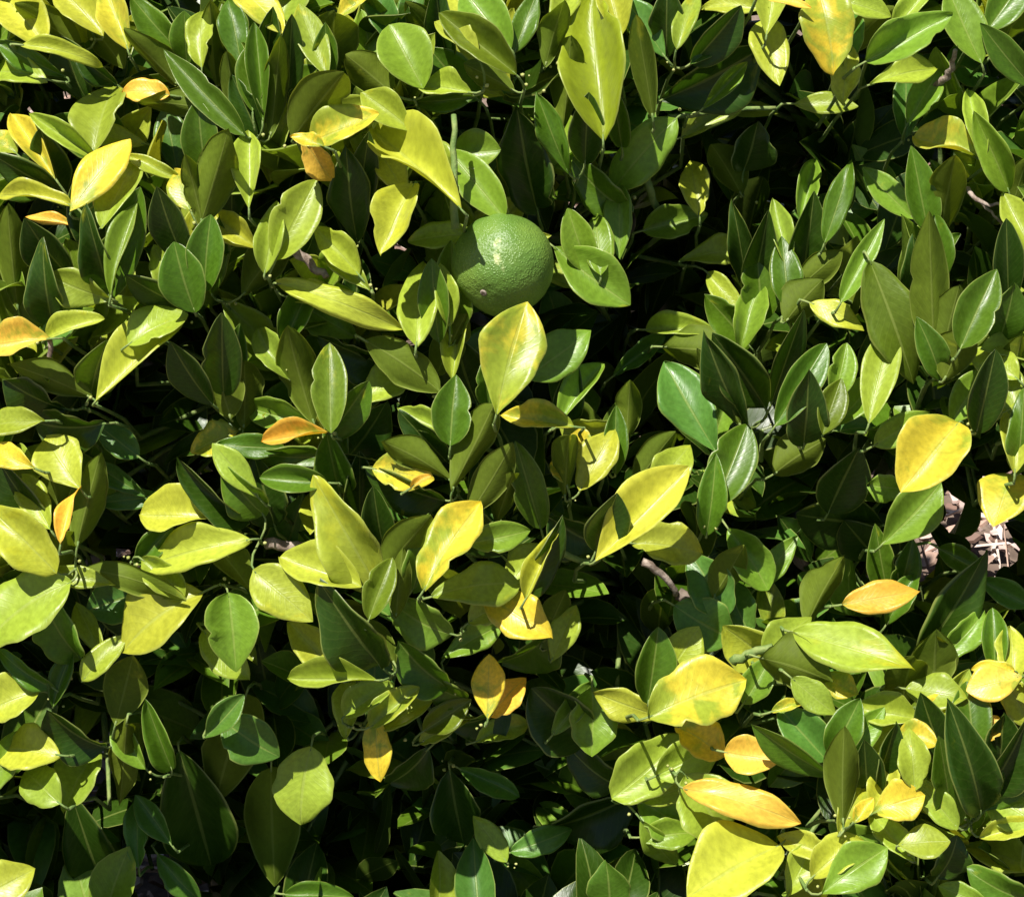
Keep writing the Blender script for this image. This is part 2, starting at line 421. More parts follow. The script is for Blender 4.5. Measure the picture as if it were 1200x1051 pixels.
# leaves on the outer shoots, in cm on the hedge face:
# base u v, tip u v, breadth, number of attitude, of colour, of form, depth step
TABLE = """
-29.4 26.0 -27.6 23.8 2.0 0 8 0 0
-25.4 23.5 -28.9 26.2 1.6 4 5 0 0
-24.4 24.6 -26.3 26.6 1.7 0 6 0 0
-22.6 23.6 -23.7 27.1 1.7 0 8 0 0
-24.5 24.6 -22.9 22.6 1.6 3 5 0 0
-26.4 21.9 -30.1 23.7 1.3 3 1 0 0
-28.6 23.6 -24.5 23.0 0.7 0 6 0 1
-27.7 21.7 -30.9 22.5 1.7 2 4 0 0
-25.1 20.9 -26.2 23.3 1.7 4 0 0 0
-23.3 21.4 -26.0 23.4 1.0 4 0 0 0
-19.2 23.0 -22.2 26.2 1.6 3 1 0 0
-19.7 21.4 -22.6 24.1 1.4 4 5 0 1
-15.9 18.6 -20.2 23.1 1.4 1 1 1 1
-20.2 20.7 -22.8 21.0 1.4 0 10 0 0
-18.3 19.9 -21.2 20.4 1.1 3 5 0 1
-24.5 17.6 -23.7 21.5 2.9 2 4 0 0
-26.9 16.0 -29.0 19.1 1.4 0 9 0 0
-29.1 17.3 -30.4 18.5 1.4 0 9 0 0
-24.6 17.1 -28.0 19.4 1.1 1 4 0 1
-26.3 15.0 -27.5 18.7 2.1 4 0 0 0
-26.3 14.9 -30.3 17.3 1.7 4 0 0 1
-28.1 15.1 -30.1 16.4 1.3 3 1 0 0
-26.0 14.3 -30.1 15.0 0.9 2 6 0 1
-25.7 14.1 -22.5 17.7 2.2 0 9 0 2
-24.5 14.2 -23.6 15.0 0.9 0 10 0 1
-23.9 13.1 -21.9 16.9 2.0 2 4 1 1
-22.4 18.0 -24.0 18.3 0.9 1 4 0 -1
-18.2 22.6 -18.2 25.4 0.6 0 4 0 1
-19.1 22.9 -19.2 25.1 0.7 3 1 0 1
-15.9 22.6 -16.7 26.3 1.6 1 1 0 0
-15.6 23.7 -15.9 26.6 0.9 1 1 0 0
-17.3 21.3 -17.7 25.7 1.3 4 5 0 0
-16.2 19.4 -16.7 23.1 1.1 3 5 0 1
-15.2 20.0 -15.0 23.8 1.7 1 1 0 0
-15.0 18.6 -16.2 21.4 0.9 3 0 0 1
-17.9 16.0 -18.4 20.1 1.9 3 1 0 1
-18.2 13.3 -16.5 18.9 2.1 3 5 0 2
-18.2 13.4 -19.1 17.1 1.3 3 5 0 2
-18.9 14.1 -19.8 16.3 1.6 0 9 0 0
-19.3 15.7 -22.6 17.2 0.9 1 4 0 0
-19.7 16.7 -20.2 19.4 1.4 1 3 0 -3
-15.4 14.3 -15.3 18.1 1.6 0 4 0 0
-16.4 13.9 -16.4 16.6 1.4 4 0 0 0
-15.2 11.9 -17.3 13.6 1.3 1 6 0 0
-19.2 11.1 -20.7 15.1 1.9 4 0 1 1
-24.3 12.6 -25.2 14.6 1.6 4 0 0 1
-25.9 13.1 -28.4 13.6 0.7 0 10 0 -1
-15.9 26.8 -13.7 24.8 1.6 2 8 0 1
-13.6 25.3 -12.9 27.1 2.1 0 4 0 0
-10.9 22.0 -12.4 25.8 1.6 0 4 1 1
-13.1 20.6 -12.9 25.1 1.4 4 0 0 1
-14.1 18.6 -13.6 24.1 1.3 3 5 0 1
-14.6 19.4 -15.0 24.4 1.2 1 1 0 0
-14.3 22.6 -14.1 25.0 0.8 4 0 0 0
-10.3 22.1 -10.4 25.7 2.6 4 5 0 0
-10.7 21.9 -10.9 24.6 0.9 3 1 0 2
-12.7 18.3 -10.0 21.9 2.4 4 5 0 2
-7.3 21.0 -9.5 22.8 1.9 3 5 0 1
-11.6 18.0 -7.9 19.3 2.1 0 9 0 1
-11.4 18.6 -8.6 20.1 1.6 1 4 0 0
-6.0 18.7 -8.6 20.6 1.8 1 4 0 0
-12.1 17.9 -10.6 15.6 1.4 3 10 0 1
-11.1 17.7 -12.9 18.3 0.8 0 9 0 2
-5.3 21.3 -7.1 24.7 2.8 1 2 0 0
-7.2 24.3 -8.1 26.8 1.2 1 3 0 0
-6.2 25.0 -5.7 26.8 0.9 1 3 0 0
-10.1 25.3 -8.3 26.6 0.9 0 9 0 0
-4.4 23.8 -5.6 25.4 1.2 4 5 0 0
-3.9 23.4 -4.4 26.1 1.1 4 0 0 1
-2.6 25.3 -3.7 26.8 1.2 0 6 0 0
-0.0 22.1 -4.0 25.2 1.9 1 5 0 1
-2.3 23.2 -4.2 25.0 0.9 0 6 0 2
-0.2 23.6 -2.7 26.7 2.4 1 2 0 0
0.0 21.0 -2.7 22.5 1.4 3 5 0 1
-2.4 20.9 -4.4 23.0 1.9 3 1 0 0
-2.4 20.6 -6.3 20.1 0.9 3 1 0 0
-2.9 20.9 -5.4 21.4 0.7 0 4 0 1
-3.3 14.3 -7.9 18.7 2.6 2 6 0 1
-3.6 16.0 -5.7 18.4 1.7 1 4 0 0
-3.6 17.4 -0.8 17.4 2.5 1 2 0 -1
-0.6 13.7 -3.6 17.3 2.1 1 2 0 0
-5.8 15.3 -7.5 11.4 2.1 0 6 0 1
-6.4 15.1 -7.6 17.1 1.0 0 6 0 0
-9.1 12.4 -9.7 17.0 2.2 4 0 0 -1
-8.9 14.0 -8.4 18.3 1.6 4 0 0 -1
-13.7 11.3 -11.6 15.5 2.4 1 4 1 0
-14.3 11.3 -13.9 13.2 0.9 0 4 0 1
-3.3 12.5 -5.0 12.4 0.7 0 4 0 -1
5.3 18.6 4.7 26.1 3.4 0 7 0 0
3.0 18.9 3.4 23.9 1.8 3 5 0 1
2.0 22.6 2.9 26.3 1.5 3 5 0 1
0.2 23.4 1.4 26.6 1.4 1 1 0 0
2.6 24.6 3.5 26.8 1.0 0 4 0 0
6.1 25.0 5.6 27.0 1.3 0 6 0 0
3.2 16.4 1.6 20.4 1.5 3 1 0 1
4.3 16.9 4.5 20.5 1.9 4 0 0 2
6.4 17.9 5.9 21.1 1.2 4 1 0 2
1.4 14.3 0.3 19.4 2.9 4 0 0 -1
8.2 19.7 7.3 25.1 1.3 3 5 0 1
8.7 23.3 6.8 26.0 1.6 1 3 0 0
9.1 23.1 9.1 26.7 1.8 4 0 0 0
9.7 23.6 10.9 26.8 1.2 0 4 0 0
10.7 22.7 13.3 25.6 1.8 4 0 0 1
10.6 22.6 13.3 24.7 0.9 1 3 0 0
14.7 25.8 11.4 26.0 1.2 0 6 0 0
9.1 20.6 14.3 23.7 3.1 4 0 0 -2
11.3 20.0 13.6 22.4 1.0 1 2 0 0
11.0 18.6 12.4 19.1 0.6 0 4 0 -1
9.4 19.1 6.1 15.4 2.5 1 2 2 1
6.6 14.1 3.9 16.0 1.6 4 1 0 1
6.3 14.3 6.3 12.3 1.0 0 2 0 1
13.3 15.1 11.8 17.7 1.8 4 5 0 0
10.8 14.8 10.6 16.1 1.1 0 6 0 0
13.6 16.4 14.3 19.1 2.6 4 0 0 -1
8.7 13.0 10.4 13.4 1.3 1 2 0 -1
17.9 26.8 18.9 22.8 2.8 0 9 0 1
19.7 23.0 19.4 20.7 0.9 0 6 0 1
15.1 26.3 17.4 25.9 0.6 0 10 0 2
14.7 24.8 15.6 21.7 1.9 0 6 0 0
19.1 26.3 22.0 25.6 1.6 0 4 0 1
20.4 24.0 21.4 25.0 1.1 4 5 0 0
21.0 22.8 25.5 25.2 2.1 1 2 0 1
22.8 25.0 24.4 26.6 0.8 0 4 0 0
22.0 21.6 24.0 22.2 0.8 0 4 0 0
27.4 22.8 25.6 26.8 2.2 1 2 0 0
28.3 25.1 29.7 27.1 1.4 1 1 0 1
28.6 23.7 30.1 26.0 2.1 4 5 0 0
30.3 21.4 27.6 24.7 1.6 3 1 1 1
23.0 19.3 23.0 21.0 1.1 1 3 0 -2
23.7 20.0 24.6 21.6 0.8 1 2 0 -1
27.1 17.1 23.7 18.3 1.8 2 9 0 0
27.6 17.0 26.8 20.6 1.2 0 4 0 0
29.0 15.3 27.1 19.6 1.6 3 2 0 1
29.3 14.1 30.1 17.0 1.6 3 5 0 0
24.3 13.1 23.5 17.4 1.8 3 1 0 1
25.1 12.7 25.9 17.1 2.1 4 5 0 1
23.4 13.6 20.7 16.3 1.6 1 2 0 -2
18.1 13.9 19.6 16.8 1.3 4 0 0 1
18.4 12.3 19.8 16.7 1.4 1 1 0 1
17.1 14.1 17.6 16.3 0.6 0 2 0 0
17.6 20.1 19.1 20.0 0.8 0 4 0 -2
30.1 12.0 29.2 13.7 1.2 0 4 0 0
15.0 24.8 15.3 27.1 1.4 0 6 0 0
19.7 23.4 19.8 24.7 0.6 1 3 0 -1
-25.9 10.1 -28.4 13.3 2.1 4 0 1 0
-23.7 9.6 -25.0 13.6 1.6 4 0 0 1
-23.6 9.2 -21.9 14.9 2.2 3 1 1 0
-23.4 9.3 -22.0 14.1 0.8 0 2 0 1
-26.9 7.4 -27.7 11.3 1.9 4 0 0 0
-29.0 8.5 -29.6 13.6 1.9 4 5 0 0
-23.9 8.9 -26.8 9.9 1.6 3 4 0 1
-27.2 6.4 -30.6 6.1 1.7 0 10 0 0
-27.0 6.5 -24.1 7.4 0.9 0 6 0 0
-26.7 6.7 -25.7 8.1 0.8 1 3 0 -1
-24.9 3.1 -29.1 5.1 1.6 3 5 0 0
-24.6 3.4 -23.8 6.1 2.1 4 1 0 1
-24.1 3.0 -19.4 6.9 2.2 2 6 0 0
-22.3 6.2 -19.4 8.1 2.7 2 4 0 0
-19.6 8.5 -22.3 10.1 1.4 4 0 0 1
-20.0 9.5 -20.7 11.2 0.9 0 4 0 0
-18.7 8.4 -19.7 11.6 2.1 3 1 0 2
-18.0 9.4 -17.7 13.4 1.9 3 1 1 1
-17.6 9.4 -17.2 12.9 1.4 4 1 0 0
-15.2 11.9 -17.4 13.5 1.1 1 6 0 0
-16.9 3.4 -17.0 7.6 2.1 4 0 0 1
-16.4 3.5 -16.0 6.9 1.1 3 1 0 0
-17.7 2.8 -19.9 6.1 1.8 4 0 1 1
-16.7 2.4 -17.4 4.4 1.5 3 5 0 2
-15.7 1.8 -15.7 4.6 1.6 3 5 0 1
-27.6 1.6 -30.9 1.5 1.6 0 4 0 0
-26.4 2.4 -29.7 3.8 1.9 4 0 0 -1
-25.4 -2.2 -27.3 0.7 2.6 0 6 0 0
-24.6 1.4 -27.3 1.2 1.9 4 0 0 1
-22.0 -0.4 -24.3 1.4 1.6 1 3 0 -1
-16.2 0.9 -18.7 -0.1 2.1 2 9 0 0
-28.1 -1.1 -30.6 0.1 1.4 0 9 0 0
-16.6 0.2 -14.0 0.1 0.9 1 1 0 1
-15.0 9.9 -13.9 11.2 1.4 3 5 0 0
-9.1 10.3 -11.4 12.8 1.6 1 4 0 0
-9.0 9.9 -10.3 11.2 0.9 0 4 0 1
-13.4 9.6 -7.4 8.0 1.5 0 6 2 1
-12.1 8.7 -9.7 8.5 0.8 0 6 0 0
-9.6 6.8 -11.9 8.2 1.6 1 2 0 -2
-12.9 7.1 -12.1 8.8 0.8 1 1 0 0
-5.6 6.3 -5.2 10.8 2.2 2 4 0 0
-4.3 6.5 -4.7 10.8 1.6 3 1 0 1
-3.7 7.4 -4.2 10.5 1.2 1 4 0 1
-3.2 7.6 -3.1 9.4 0.9 1 2 0 0
-3.6 9.6 -3.6 11.6 1.1 3 2 0 0
-4.3 4.6 -2.9 7.5 1.6 3 5 0 1
-3.4 4.6 -2.8 7.6 0.6 0 4 0 0
-8.4 6.2 -4.5 3.9 2.2 3 5 2 1
-7.4 4.9 -11.1 6.6 1.9 4 0 0 -1
-11.7 1.8 -13.1 7.1 2.2 3 5 0 1
-13.4 4.6 -14.6 6.5 1.1 1 4 0 0
-10.6 1.2 -10.7 5.9 1.9 1 5 0 2
-10.4 1.1 -8.7 3.4 1.5 4 1 0 2
-8.9 2.5 -6.2 4.6 1.8 0 4 0 0
-12.0 1.5 -15.3 2.4 1.5 1 2 0 0
-10.9 0.9 -14.5 0.5 1.0 0 10 0 1
-9.3 -0.1 -7.6 2.2 1.8 4 0 0 0
-10.1 -0.2 -10.3 1.5 0.9 3 1 0 1
-3.6 0.4 -3.3 4.1 2.1 1 1 1 1
-3.4 -2.2 -1.2 2.4 1.9 3 5 0 2
-4.2 -0.4 -6.2 1.6 1.4 4 0 0 1
-4.4 1.1 -5.9 1.9 0.6 0 4 0 0
-3.7 -1.8 -7.4 0.5 1.6 3 5 0 1
-0.8 2.4 0.8 8.3 3.3 1 8 0 5
-1.3 2.5 -1.4 5.2 0.8 3 1 0 1
-2.7 5.2 -1.4 6.4 1.2 1 3 0 -2
-2.4 3.8 -2.9 5.4 1.9 4 0 0 -1
1.0 4.3 4.4 6.8 2.5 1 2 0 1
2.7 11.6 6.6 8.5 2.8 1 2 0 0
4.3 11.1 3.6 13.1 1.2 3 2 0 1
5.1 11.1 4.9 12.9 1.2 0 2 0 1
2.9 1.6 5.2 4.9 1.4 0 2 1 1
2.7 1.6 3.6 4.3 0.8 4 0 0 1
6.7 0.8 6.9 3.9 1.6 3 5 0 1
6.1 -1.1 6.1 2.1 1.1 1 1 0 2
3.4 1.3 -0.4 1.8 1.4 0 9 0 2
3.5 1.2 5.6 1.1 0.8 3 6 0 1
11.8 0.1 9.1 4.9 2.9 1 3 0 -1
9.8 5.9 11.8 5.8 1.6 3 5 0 0
8.8 6.9 10.9 6.8 0.8 0 4 0 -1
14.7 2.6 11.8 6.8 2.5 4 0 0 1
13.7 1.5 11.4 5.9 1.8 4 0 0 2
13.3 1.5 11.0 5.6 1.1 3 5 0 2
13.4 6.6 11.8 8.4 1.5 3 1 0 0
13.6 6.5 14.3 8.8 1.2 1 2 0 0
13.7 9.6 13.0 13.8 1.4 4 0 0 1
14.1 9.1 15.0 13.5 1.9 4 0 0 1
14.6 8.2 14.4 10.9 1.6 3 1 0 1
12.0 -3.1 13.7 1.2 2.5 1 1 1 1
11.0 11.2 12.8 11.6 0.8 0 4 0 -2
12.1 9.5 13.1 8.2 0.9 0 4 0 -2
7.0 5.1 8.0 5.9 0.6 1 3 0 -3
16.1 10.9 15.4 13.9 1.1 0 4 0 1
17.1 10.2 17.7 14.6 2.2 4 0 0 0
16.1 9.2 15.9 11.5 1.2 1 1 0 1
16.6 9.2 19.1 11.3 1.5 3 5 0 1
16.4 7.8 17.9 9.4 1.8 3 5 0 1
19.4 8.8 21.7 13.2 1.2 1 2 1 1
18.0 8.3 20.0 7.5 1.0 0 6 2 1
21.1 10.6 23.6 4.3 2.8 1 5 2 0
24.7 6.2 24.4 13.5 2.1 3 5 1 2
23.4 8.4 23.6 11.8 1.4 4 0 0 0
25.1 9.4 24.8 13.5 1.1 1 1 0 0
26.4 6.1 28.3 10.3 2.1 1 1 1 1
25.4 6.1 26.1 8.8 1.4 3 5 0 2
25.0 4.4 24.0 7.1 1.4 3 1 0 2
25.6 4.6 26.4 6.4 1.5 3 5 0 2
29.1 8.8 29.0 13.1 1.6 4 0 0 0
28.7 6.9 29.3 8.9 1.4 4 1 0 0
29.1 4.5 27.6 5.8 1.3 0 4 2 0
29.4 3.9 29.6 5.4 0.9 3 5 0 0
27.3 1.2 28.3 5.4 1.9 4 0 0 1
29.6 1.9 28.8 4.6 0.9 0 4 0 0
29.6 -1.2 30.1 2.9 1.6 3 1 0 1
27.7 1.8 29.0 3.5 1.1 0 4 0 0
26.4 2.5 27.3 3.8 1.2 1 2 0 -1
26.0 1.3 23.0 -2.5 3.2 0 9 0 2
15.3 2.9 17.0 7.8 1.5 4 0 1 1
15.6 1.6 18.3 5.9 1.9 1 1 0 1
17.1 0.4 17.4 4.2 2.2 4 0 0 2
18.3 1.1 19.2 3.8 1.5 1 5 0 2
19.0 3.5 19.5 5.6 1.1 1 2 0 1
19.3 1.6 21.4 3.9 1.5 0 2 0 0
21.0 1.8 22.3 7.0 1.9 0 4 1 0
18.0 0.7 21.1 1.4 0.9 2 3 0 -1
21.6 0.4 24.1 1.9 1.2 1 2 0 0
16.0 -1.1 17.8 0.0 1.5 3 5 0 1
-26.9 -7.1 -30.6 -3.6 2.5 1 6 0 0
-26.1 -8.0 -31.0 -11.0 3.4 2 4 0 1
-27.3 -4.3 -28.7 -1.8 0.8 0 4 0 0
-26.6 -4.4 -26.9 -1.6 1.9 3 5 0 0
-25.4 -5.4 -24.2 -0.7 1.9 3 5 0 1
-26.4 -5.4 -25.6 -2.0 0.6 0 10 0 2
-26.7 -7.3 -26.3 -5.4 1.1 4 5 0 1
-26.7 -7.3 -24.0 -7.8 0.6 0 4 0 1
-27.1 -4.7 -30.0 -1.6 2.2 4 0 0 -1
-17.6 -4.1 -21.6 -3.8 2.2 2 6 0 0
-15.7 -5.4 -21.8 -6.5 2.3 0 6 0 1
-22.0 -6.7 -20.0 -4.7 1.1 1 1 0 0
-24.7 -7.1 -19.4 -8.2 1.6 3 5 2 1
-21.4 -6.7 -19.5 -8.4 1.4 1 4 0 1
-18.4 -8.6 -22.9 -11.4 3.4 0 6 0 0
-22.0 -8.6 -24.1 -9.3 1.8 1 3 0 -1
-17.2 -5.9 -15.9 -7.4 1.4 3 5 0 1
-15.6 -4.1 -19.4 -0.9 1.6 4 0 0 1
-15.0 -3.4 -16.4 -2.0 1.4 4 1 0 2
-15.0 -2.7 -17.4 0.1 1.5 1 4 0 1
-16.6 -8.7 -16.2 -12.8 2.8 1 2 0 0
-17.7 -11.1 -15.9 -13.0 1.6 0 4 0 -1
-25.4 -12.1 -27.5 -9.4 2.2 4 1 0 1
-24.0 -11.9 -25.3 -9.6 0.8 0 4 0 0
-24.7 -13.1 -23.1 -11.4 0.8 0 4 0 1
-22.4 -2.2 -23.7 -1.4 0.6 1 3 0 -2
-23.6 -3.1 -21.2 -2.8 0.9 1 3 0 -2
-15.0 -7.3 -11.9 -9.9 2.5 0 6 0 0
-7.9 -8.1 -11.5 -2.2 2.9 3 6 0 1
-9.1 -8.0 -13.3 -6.6 2.2 0 6 0 0
-7.4 -6.4 -8.1 -2.6 1.8 4 0 0 0
-7.4 -7.0 -4.9 -4.1 2.1 4 5 0 1
-5.7 -7.9 -4.9 -5.0 1.6 4 1 0 1
-5.0 -8.0 -2.1 -3.2 2.4 0 9 0 2
-6.7 -9.0 -6.5 -6.9 0.9 3 5 0 2
-8.0 -9.0 -7.4 -7.4 0.9 1 5 0 2
-4.2 -10.6 -6.4 -9.7 1.6 3 2 0 1
-4.4 -8.6 0.1 -7.3 2.1 2 4 2 1
-2.2 -10.0 0.1 -8.7 1.2 0 4 0 1
-8.0 -1.2 -4.8 -1.6 2.1 0 9 0 0
-5.9 -2.3 -4.8 -1.6 0.5 0 10 0 1
-4.2 -3.0 -8.4 -1.7 2.0 4 0 0 0
-11.0 -2.0 -14.6 -1.7 1.5 1 1 1 1
-10.7 -0.4 -15.3 -0.6 1.6 3 1 0 0
-10.3 -1.7 -10.7 0.2 1.4 4 1 0 1
-8.9 -2.9 -8.9 -1.4 1.2 4 0 0 0
-7.6 -0.9 -9.7 -0.4 1.1 4 0 0 0
-7.9 -12.5 -11.1 -8.5 2.9 4 0 0 1
-10.6 -12.9 -12.7 -10.6 1.6 0 6 0 0
-8.1 -13.6 -12.9 -13.4 1.3 0 4 0 1
-4.4 -13.4 -6.0 -12.0 1.6 4 1 0 1
-7.0 -12.4 -8.7 -10.1 0.8 3 5 0 1
-2.4 -3.7 -0.1 0.1 1.9 3 5 0 1
-0.9 -4.3 0.1 -1.3 1.6 4 5 0 1
-1.4 -5.4 -2.7 -4.0 1.6 4 0 0 0
-1.4 -5.3 -0.1 -5.0 1.1 1 2 0 1
-14.1 -4.0 -15.0 -1.4 1.9 4 0 0 0
-2.9 -11.6 -1.7 -10.9 1.1 1 2 0 -1
5.2 -6.3 10.1 -1.7 2.6 0 8 0 2
5.0 -5.8 6.1 -2.8 2.3 4 0 0 3
7.4 -1.9 9.4 0.8 1.2 3 5 0 1
8.8 -1.9 10.0 -0.3 1.3 1 4 0 1
3.1 -2.7 3.3 0.8 1.4 4 5 0 2
4.1 -2.3 5.8 1.1 1.9 0 6 0 1
4.7 -0.2 3.4 1.0 1.2 2 9 0 0
3.1 -1.9 2.4 -0.7 1.0 0 9 0 0
1.6 -4.4 0.3 0.1 1.8 3 1 0 0
11.4 -4.9 11.9 -0.8 1.6 3 1 0 2
7.6 -5.6 10.6 -5.9 1.8 0 6 0 1
12.8 -4.9 14.9 -8.1 2.2 1 2 0 0
12.1 -8.2 13.3 -6.2 1.4 3 5 0 2
12.4 -9.7 10.6 -6.4 2.5 1 3 0 -1
9.7 -9.3 12.9 -11.1 2.9 1 3 0 -1
13.7 -10.3 12.6 -8.0 1.4 1 3 0 -1
1.1 -8.6 2.9 -4.7 1.5 4 0 0 2
0.9 -8.6 2.8 -4.8 0.4 0 6 0 2
0.0 -8.0 1.4 -6.0 1.4 0 4 0 0
-1.3 -8.7 2.0 -10.7 2.4 2 9 0 2
2.1 -10.9 0.0 -12.3 2.1 4 1 0 0
2.4 -12.3 3.7 -9.4 1.2 0 4 0 1
2.1 -10.6 2.7 -9.3 1.1 3 5 0 1
14.4 -11.9 13.3 -11.0 1.8 3 6 0 0
2.9 -4.4 4.6 -5.3 2.1 4 0 0 -1
29.3 -1.6 28.3 -4.3 2.8 2 9 0 1
21.9 -5.4 24.9 -2.2 2.6 1 2 0 0
23.0 -2.3 20.9 -2.2 2.2 3 2 0 0
19.6 -9.1 23.7 -8.3 1.7 0 10 0 2
17.4 -10.1 19.4 -6.6 1.8 3 5 0 2
16.9 -10.9 23.1 -12.6 2.5 2 4 0 2
15.0 -12.0 17.2 -9.9 1.5 0 4 0 1
14.7 -12.3 18.5 -13.3 2.8 3 5 0 2
21.9 -7.9 21.4 -5.1 0.9 3 1 0 1
22.7 -8.4 23.4 -5.7 1.4 3 1 1 1
22.3 -9.7 23.3 -8.0 0.9 1 1 0 0
24.0 -11.9 27.7 -6.5 2.6 4 0 0 1
25.4 -12.0 27.6 -9.7 1.5 1 2 0 1
24.8 -13.9 24.8 -11.3 1.9 3 5 0 1
29.4 -0.4 29.3 1.6 1.1 0 6 0 1
28.3 -12.6 28.2 -10.0 0.5 1 1 0 1
18.9 -3.0 20.0 -0.7 1.9 4 0 0 1
21.4 -4.4 16.9 -3.7 3.6 4 0 0 -2
21.3 -6.3 19.7 -4.4 2.1 4 0 0 -2
15.0 -7.3 16.1 -5.9 0.9 1 2 0 0
28.2 -8.1 29.3 -8.7 0.7 1 3 0 -1
25.8 -6.3 27.0 -7.0 0.6 1 1 0 0
-27.9 -14.3 -30.9 -15.6 2.9 0 6 0 0
-27.4 -17.8 -29.6 -17.4 1.6 0 6 0 1
-24.0 -17.4 -27.1 -15.6 2.9 4 0 0 1
-24.4 -17.8 -26.5 -20.7 2.8 2 4 0 0
-26.6 -20.7 -28.9 -18.8 2.2 0 4 2 1
-30.4 -19.3 -29.4 -17.4 1.2 1 2 0 0
-26.7 -14.6 -25.9 -12.3 0.6 1 1 0 1
-26.9 -14.0 -30.0 -12.3 1.1 3 1 0 1
-23.1 -15.6 -22.4 -12.8 1.9 3 5 0 1
-20.0 -18.6 -21.4 -14.8 1.4 3 1 0 0
-21.7 -18.4 -23.1 -16.1 1.2 1 2 0 0
-22.6 -16.3 -22.9 -20.3 1.8 4 5 0 1
-21.9 -24.0 -22.0 -21.0 1.2 1 3 0 -1
-20.3 -22.7 -21.6 -20.8 0.8 1 3 0 -1
-19.4 -18.1 -17.7 -24.3 4.3 4 0 0 -3
-15.7 -14.8 -17.3 -20.3 3.3 4 5 0 -3
-17.4 -16.3 -16.2 -15.0 0.8 1 3 0 0
-16.3 -16.3 -14.4 -17.6 1.8 1 3 0 0
-20.2 -24.4 -18.8 -26.0 0.9 1 3 0 -1
-30.6 -26.0 -29.1 -25.1 1.6 0 6 0 0
-25.7 -20.6 -23.9 -25.4 2.9 4 0 0 -4
-14.1 -19.1 -13.9 -25.0 3.2 4 5 0 -2
-11.8 -17.7 -12.4 -21.8 3.4 1 4 0 0
-7.9 -16.1 -4.9 -15.1 1.8 2 6 0 1
-8.0 -16.1 -5.7 -14.3 0.9 0 4 0 2
-8.0 -15.8 -7.9 -19.1 1.6 0 9 2 2
-5.0 -16.4 -2.6 -14.8 1.5 1 5 0 1
-4.4 -16.7 -3.4 -16.1 0.6 0 4 0 1
-2.9 -14.6 -5.6 -13.4 1.5 4 1 0 1
-9.7 -15.8 -9.7 -14.3 0.8 0 4 0 0
-9.1 -15.2 -7.6 -14.3 0.6 0 4 0 1
-1.4 -15.6 -1.3 -12.3 1.8 0 9 0 2
-1.2 -15.6 0.6 -13.4 1.8 0 10 0 2
-1.0 -15.4 -2.7 -16.0 1.6 4 0 0 1
-1.2 -16.8 0.1 -16.3 0.6 0 4 0 1
-2.3 -19.1 -0.4 -20.0 0.9 1 3 0 -1
-3.6 -19.1 -2.9 -22.7 2.9 4 0 0 -3
-12.3 -26.1 -10.4 -26.1 0.8 0 1 0 0
-0.9 -23.4 -1.7 -22.3 0.6 1 4 0 -1
-5.0 -17.7 -7.0 -19.6 2.9 4 0 0 0
8.3 -15.6 13.4 -13.5 3.4 0 9 0 2
8.0 -14.7 8.6 -10.8 2.2 3 1 1 2
9.4 -12.8 10.3 -11.4 1.4 1 4 0 1
7.4 -15.3 5.8 -14.8 1.2 3 6 0 2
9.7 -16.3 12.3 -17.8 2.1 0 9 0 1
4.3 -17.0 1.3 -14.1 3.6 3 0 0 0
2.9 -16.1 4.3 -14.3 0.9 1 2 0 1
4.7 -14.8 4.7 -17.2 1.8 1 2 0 1
6.1 -20.3 9.8 -17.0 2.9 1 4 0 0
9.3 -18.7 11.3 -17.6 1.6 1 4 0 0
8.7 -20.3 10.2 -19.7 0.9 1 4 0 0
8.0 -20.8 10.0 -22.0 1.9 1 2 0 0
8.3 -22.7 10.3 -22.5 1.1 1 2 0 0
7.8 -22.1 9.5 -24.7 1.4 3 2 2 1
10.3 -19.3 12.6 -22.9 3.4 1 4 0 1
10.4 -20.0 16.2 -21.1 1.8 2 10 2 2
12.6 -17.8 15.6 -18.3 2.0 0 10 0 1
15.4 -23.4 10.6 -26.5 3.4 2 6 0 2
5.7 -27.0 5.5 -24.4 2.5 3 1 0 1
6.9 -20.4 1.6 -22.7 2.9 4 0 0 -3
6.4 -19.8 3.4 -18.1 2.1 4 0 0 0
1.3 -23.1 2.1 -22.8 0.6 1 3 0 -1
13.7 -14.7 15.1 -12.4 1.5 1 2 0 0
18.4 -19.0 14.3 -16.3 1.4 4 1 1 2
18.3 -18.1 15.7 -15.3 2.1 1 3 0 0
18.7 -17.8 20.3 -14.8 1.8 1 1 0 1
19.7 -17.7 21.2 -15.9 1.1 1 2 0 1
19.4 -21.6 19.5 -16.9 1.8 3 5 0 3
20.4 -17.7 22.0 -16.6 1.4 0 6 0 0
20.9 -20.1 20.7 -17.7 1.4 4 0 0 2
21.4 -19.1 22.3 -16.1 1.1 4 0 0 2
23.6 -19.8 23.4 -16.6 1.6 1 4 0 2
21.3 -21.3 24.0 -20.3 2.1 0 9 0 2
21.4 -21.1 22.4 -18.1 1.4 0 6 0 1
26.0 -22.1 23.6 -19.3 1.5 1 4 0 1
25.8 -21.8 25.1 -17.2 1.8 4 1 0 2
27.4 -21.0 26.0 -15.9 2.4 4 0 0 3
25.1 -17.3 24.3 -15.2 1.2 4 0 0 2
27.0 -17.0 26.7 -14.1 1.8 1 1 0 1
23.3 -14.1 26.4 -14.4 1.8 2 4 0 0
23.6 -16.0 26.1 -14.6 1.4 0 9 0 0
22.7 -16.8 24.8 -17.4 1.8 2 9 0 1
23.6 -15.8 20.6 -15.2 1.1 0 4 0 1
29.7 -13.4 26.8 -14.2 1.8 0 10 0 1
29.3 -13.0 27.1 -12.8 0.8 0 9 0 1
29.4 -13.1 29.3 -11.0 1.3 0 6 0 1
30.0 -15.7 29.0 -13.8 1.5 1 6 0 0
